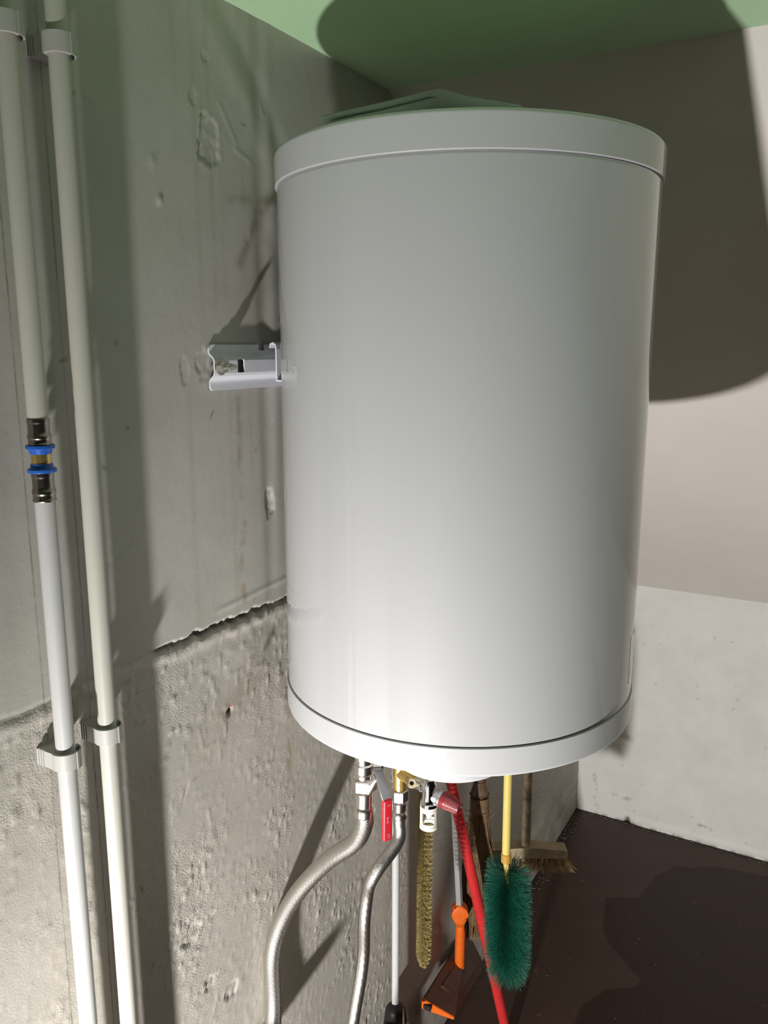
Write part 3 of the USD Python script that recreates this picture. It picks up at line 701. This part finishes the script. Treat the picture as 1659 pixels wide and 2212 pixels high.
for z, a in ((0.5834, .0214), (0.5427, .0212)):
    q = ell(z, a, .0158); obj('binding', tube(np.vstack([q, q[:1]]), .0013, 8, cap=False), 'wood_dark', sb)
L = []
for k in range(1500):
    a = rng.uniform(0, 2 * PI); q = math.sqrt(rng.uniform(0, 1)); c, s_ = q * math.cos(a), q * math.sin(a)
    ln = rng.uniform(.20, .325) if rng.random() < .8 else rng.uniform(.08, .17)
    skew = .010 * rng.normal()
    pts = []
    for t in (0, .25, .5, .75, 1):
        z = 0.5451 - ln * t
        h = (0.5451 - z) / .32
        wd = .0205 + .0095 * math.sin(min(1, h * 2.4) * PI * .5) - .017 * max(0, h - .42)
        pts.append(V([SX, SY, z]) + su * (c * wd + skew * t * t - .004 * h * h) + sw * (s_ * (.014 + .004 * h)))
    L.append(pts)
for k in range(26):
    z = rng.uniform(0.438, 0.557); sg = rng.choice([-1, 1]); p0_ = V([SX, SY, z]) + su * sg * .022; L.append([p0_, p0_ + su * sg * rng.uniform(.004, .012) + V([0, 0, rng.uniform(-.02, .012)])])
curves('straw', L, .0011, 'straw', sb)
hook_wire([(SX, SY, 1.27), (SX - .02, SY, 1.30), (SX - .04, SY, 1.305), (0, SY, 1.30)], sb)

# yellow pole with green bottle brush
YX, Y_0, Y_1 = .190, 1.332, .767
def ypt(z):
    t = (.767 - z) / (.767 - .522); return V([.190, 1.332 + .041 * t, z])
yb = thing('cobweb_brush', ypt(.31), 'round green bristle brush on a yellow pole hanging from the soffit', 'brush')
ypt2 = lambda z: V([.190, 1.363 + (.584 - z) * .02, z])
topz = 1.74
obj('pole', cyl(ypt2(.59), ypt2(topz), .0080, 28, bev=.001), 'yellow', yb)
obj('ferrule', cyl(ypt2(.592), ypt2(.572), .0096, 28, bev=.0015), 'amber', yb)
obj('taper', cyl(ypt2(.574), V([.191, 1.374, .521]), .0062, 24, r2=.0026), 'yellow', yb)
obj('wire_core', cyl(V([.191, 1.374, .523]), V([.192, 1.390, .318]), .0022, 8), 'wire', yb)
L = []
for k in range(7000):
    t = rng.uniform(0, 1); z = .545 - t * .225
    ctr = V([.191, 1.372, .545]) * (1 - t) + V([.192, 1.390, .320]) * t
    a = rng.uniform(0, 2 * PI)
    # outward, tilted up near the top and down near the bottom
    e = .048 * rng.uniform(.86, 1.04)
    up_ = np.interp(t, [0, .12, .85, 1], [.55, .1, -.05, -.75]) + rng.normal(0, .07)
    d = V([math.cos(a), math.sin(a), up_]); d *= e / np.linalg.norm(d)
    bendv = V([0, 0, -.003 * rng.uniform(0, 1)])
    L.append([ctr, ctr + d * .5 + bendv * .2, ctr + d + bendv])
curves('bristles', L, .00042, 'green', yb)
hook_wire([ypt2(topz - .005), ypt2(topz) + V([.0, .004, .012]), ypt2(topz) + V([0, .016, .03]), V([.19, 1.345, soffit_z(V(1.345)) + .003])], yb)

# push broom
QX, QY = .110, 1.716
hc = V([QX, QY, .373])
pbm = thing('push_broom', hc - V([0, 0, .05]), 'weathered wooden hand broom with splayed bristles, hanging near the back corner', 'broom')
obj('handle', cyl((QX, QY - .028, 1.47), hc + V([0, 0, .002]), .0108, 28, bev=.001), 'wood_old', pbm)
bu, bv_ = V([.87, .493, 0]), V([-.493, .87, 0])
hp = Polygon([(-.098, -.020), (.098, -.020), (.098, .0), (.060, .003), (.022, .007), (-.022, .007), (-.060, .003), (-.098, .0)]).buffer(-.0075).buffer(.0075)
hd = extrude(hp, .034)
hd = place(hd, hc + bv_ * -.021 , bu, V([0, 0, 1]), np.cross(bu, V([0, 0, 1])))
hd.apply_translation(hc + bv_ * 0 - hd.bounds.mean(0) + V([0, 0, -.005]))
obj('head', hd, 'wood_head', pbm, smooth=30)
zb_ = hd.bounds[0][2]
for i in range(14):
    L = []
    for j in range(4):
        c0 = V([hd.bounds.mean(0)[0], hd.bounds.mean(0)[1], zb_]) + bu * (-.089 + .0137 * i) + bv_ * (-.0115 + .0077 * j)
        for k in range(34):
            q = rng.normal(0, .0016, 2)
            fl_ = (i - 6.5) / 6.5
            sp = bu * (fl_ ** 3 * .018 + rng.normal(0, .0035) + q[0]) + bv_ * ((j - 1.5) * .0035 + rng.normal(0, .003) + q[1])
            ln = .037 * rng.uniform(.85, 1.05)
            s0 = c0 + bu * q[0] + bv_ * q[1] + V([0, 0, .002])
            L.append([s0, s0 + sp * .35 + V([0, 0, -ln * .5]), s0 + sp + V([0, 0, -ln])])
    curves('bristle_tuft', L, .0006, 'bristle', pbm, kind=None)
hook_wire([(QX, QY - .028, 1.465), (QX, QY - .026, 1.49), (QX, QY - .02, 1.52), (QX, QY - .02, float(soffit_z(V(QY - .02))) + .003)], pbm)

# long-handled dustpan
dp = thing('dustpan', (.04, 1.49, .10), 'orange long-handled dustpan hanging low against the wall left of the red pole', 'dustpan')
hdir = lambda z: V([.040, 1.487 - .146 * (z - .34), z])
ht = rbox((-.006, -.006, 0), (.006, .006, .60), .0012)
ht = as_tm(ht); az = hdir(.93) - hdir(.33); az /= np.linalg.norm(az); exh = V([1.0, 0, 0]); eyh = np.cross(az, exh)
obj('handle', place(ht, hdir(.335), exh, eyh, az), 'alu', dp, label='square aluminium handle tube')
fd = V([.47, -.88, 0])                                                                        # the joint's round face looks into the room
jc = V([.040, 1.489, .322])
jt = m3.Manifold.batch_hull([m3.Manifold.cylinder(.024, .0185, .0185, 64, True), m3.Manifold.cylinder(.018, .009, .009, 24, True).translate([0, -.024, 0]), m3.Manifold.cylinder(.018, .009, .009, 24, True).translate([0, .014, 0])])
fd = fd / np.linalg.norm(fd)
jt = place(as_tm(jt), jc, np.cross(V([0, 0, 1.0]), fd), V([0, 0, 1.0]), fd)
obj('joint', jt, 'orange', dp)
obj('grip_tube', lathe([(0, .165), (.0112, .165), (.0112, .268), (.0098, .280), (.0092, .296), (0, .298)], 32, (.040, 1.4935, 0)), 'orange', dp)
obj('joint_pin', tube([V([.040, 1.492, .2905]) + V([math.cos(a), math.sin(a), 0]) * .0101 for a in np.linspace(0, 2 * PI, 24)], .0009, 8, cap=False), 'alu', dp)
A, B, Cc, D = V([.030, 1.335, .218]), V([.085, 1.366, .176]), V([.060, 1.591, .119]), V([.012, 1.597, .190])
dn = V([0, 0, -1.0])
obj('pan', hull_spheres([(p + dn * .004, .003) for p in (A, B, Cc, D)] + [(A + dn * .024, .003), (D + dn * .026, .003), (B + dn * .006, .003), (Cc + dn * .006, .003)]), 'pan', dp, label='dirty brown-orange pan with shade painted into its colour')
e_ = V([0, -.0035, 0])
lp = obj('lip', hull_spheres([(A + e_ + dn * .004, .0035), (B + e_ + dn * .004, .0030), (A + e_ + dn * .022, .0035), (B + e_ + dn * .006, .003)]), 'orange', dp, label='bright orange end of the pan')
obj('slot', rbox(A + V([.002, -.0085, -.0215]), A + V([.019, -.003, -.010]), .001), 'dark', lp)
q_ = lambda a, b: A * (1 - a) * (1 - b) + B * a * (1 - b) + Cc * a * b + D * (1 - a) * b
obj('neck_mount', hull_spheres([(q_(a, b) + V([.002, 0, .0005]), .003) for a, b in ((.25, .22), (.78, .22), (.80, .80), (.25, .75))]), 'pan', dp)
hook_wire([hdir(.925), hdir(.95), V([.02, 1.395, .965]), V([0, 1.395, .96])], dp)
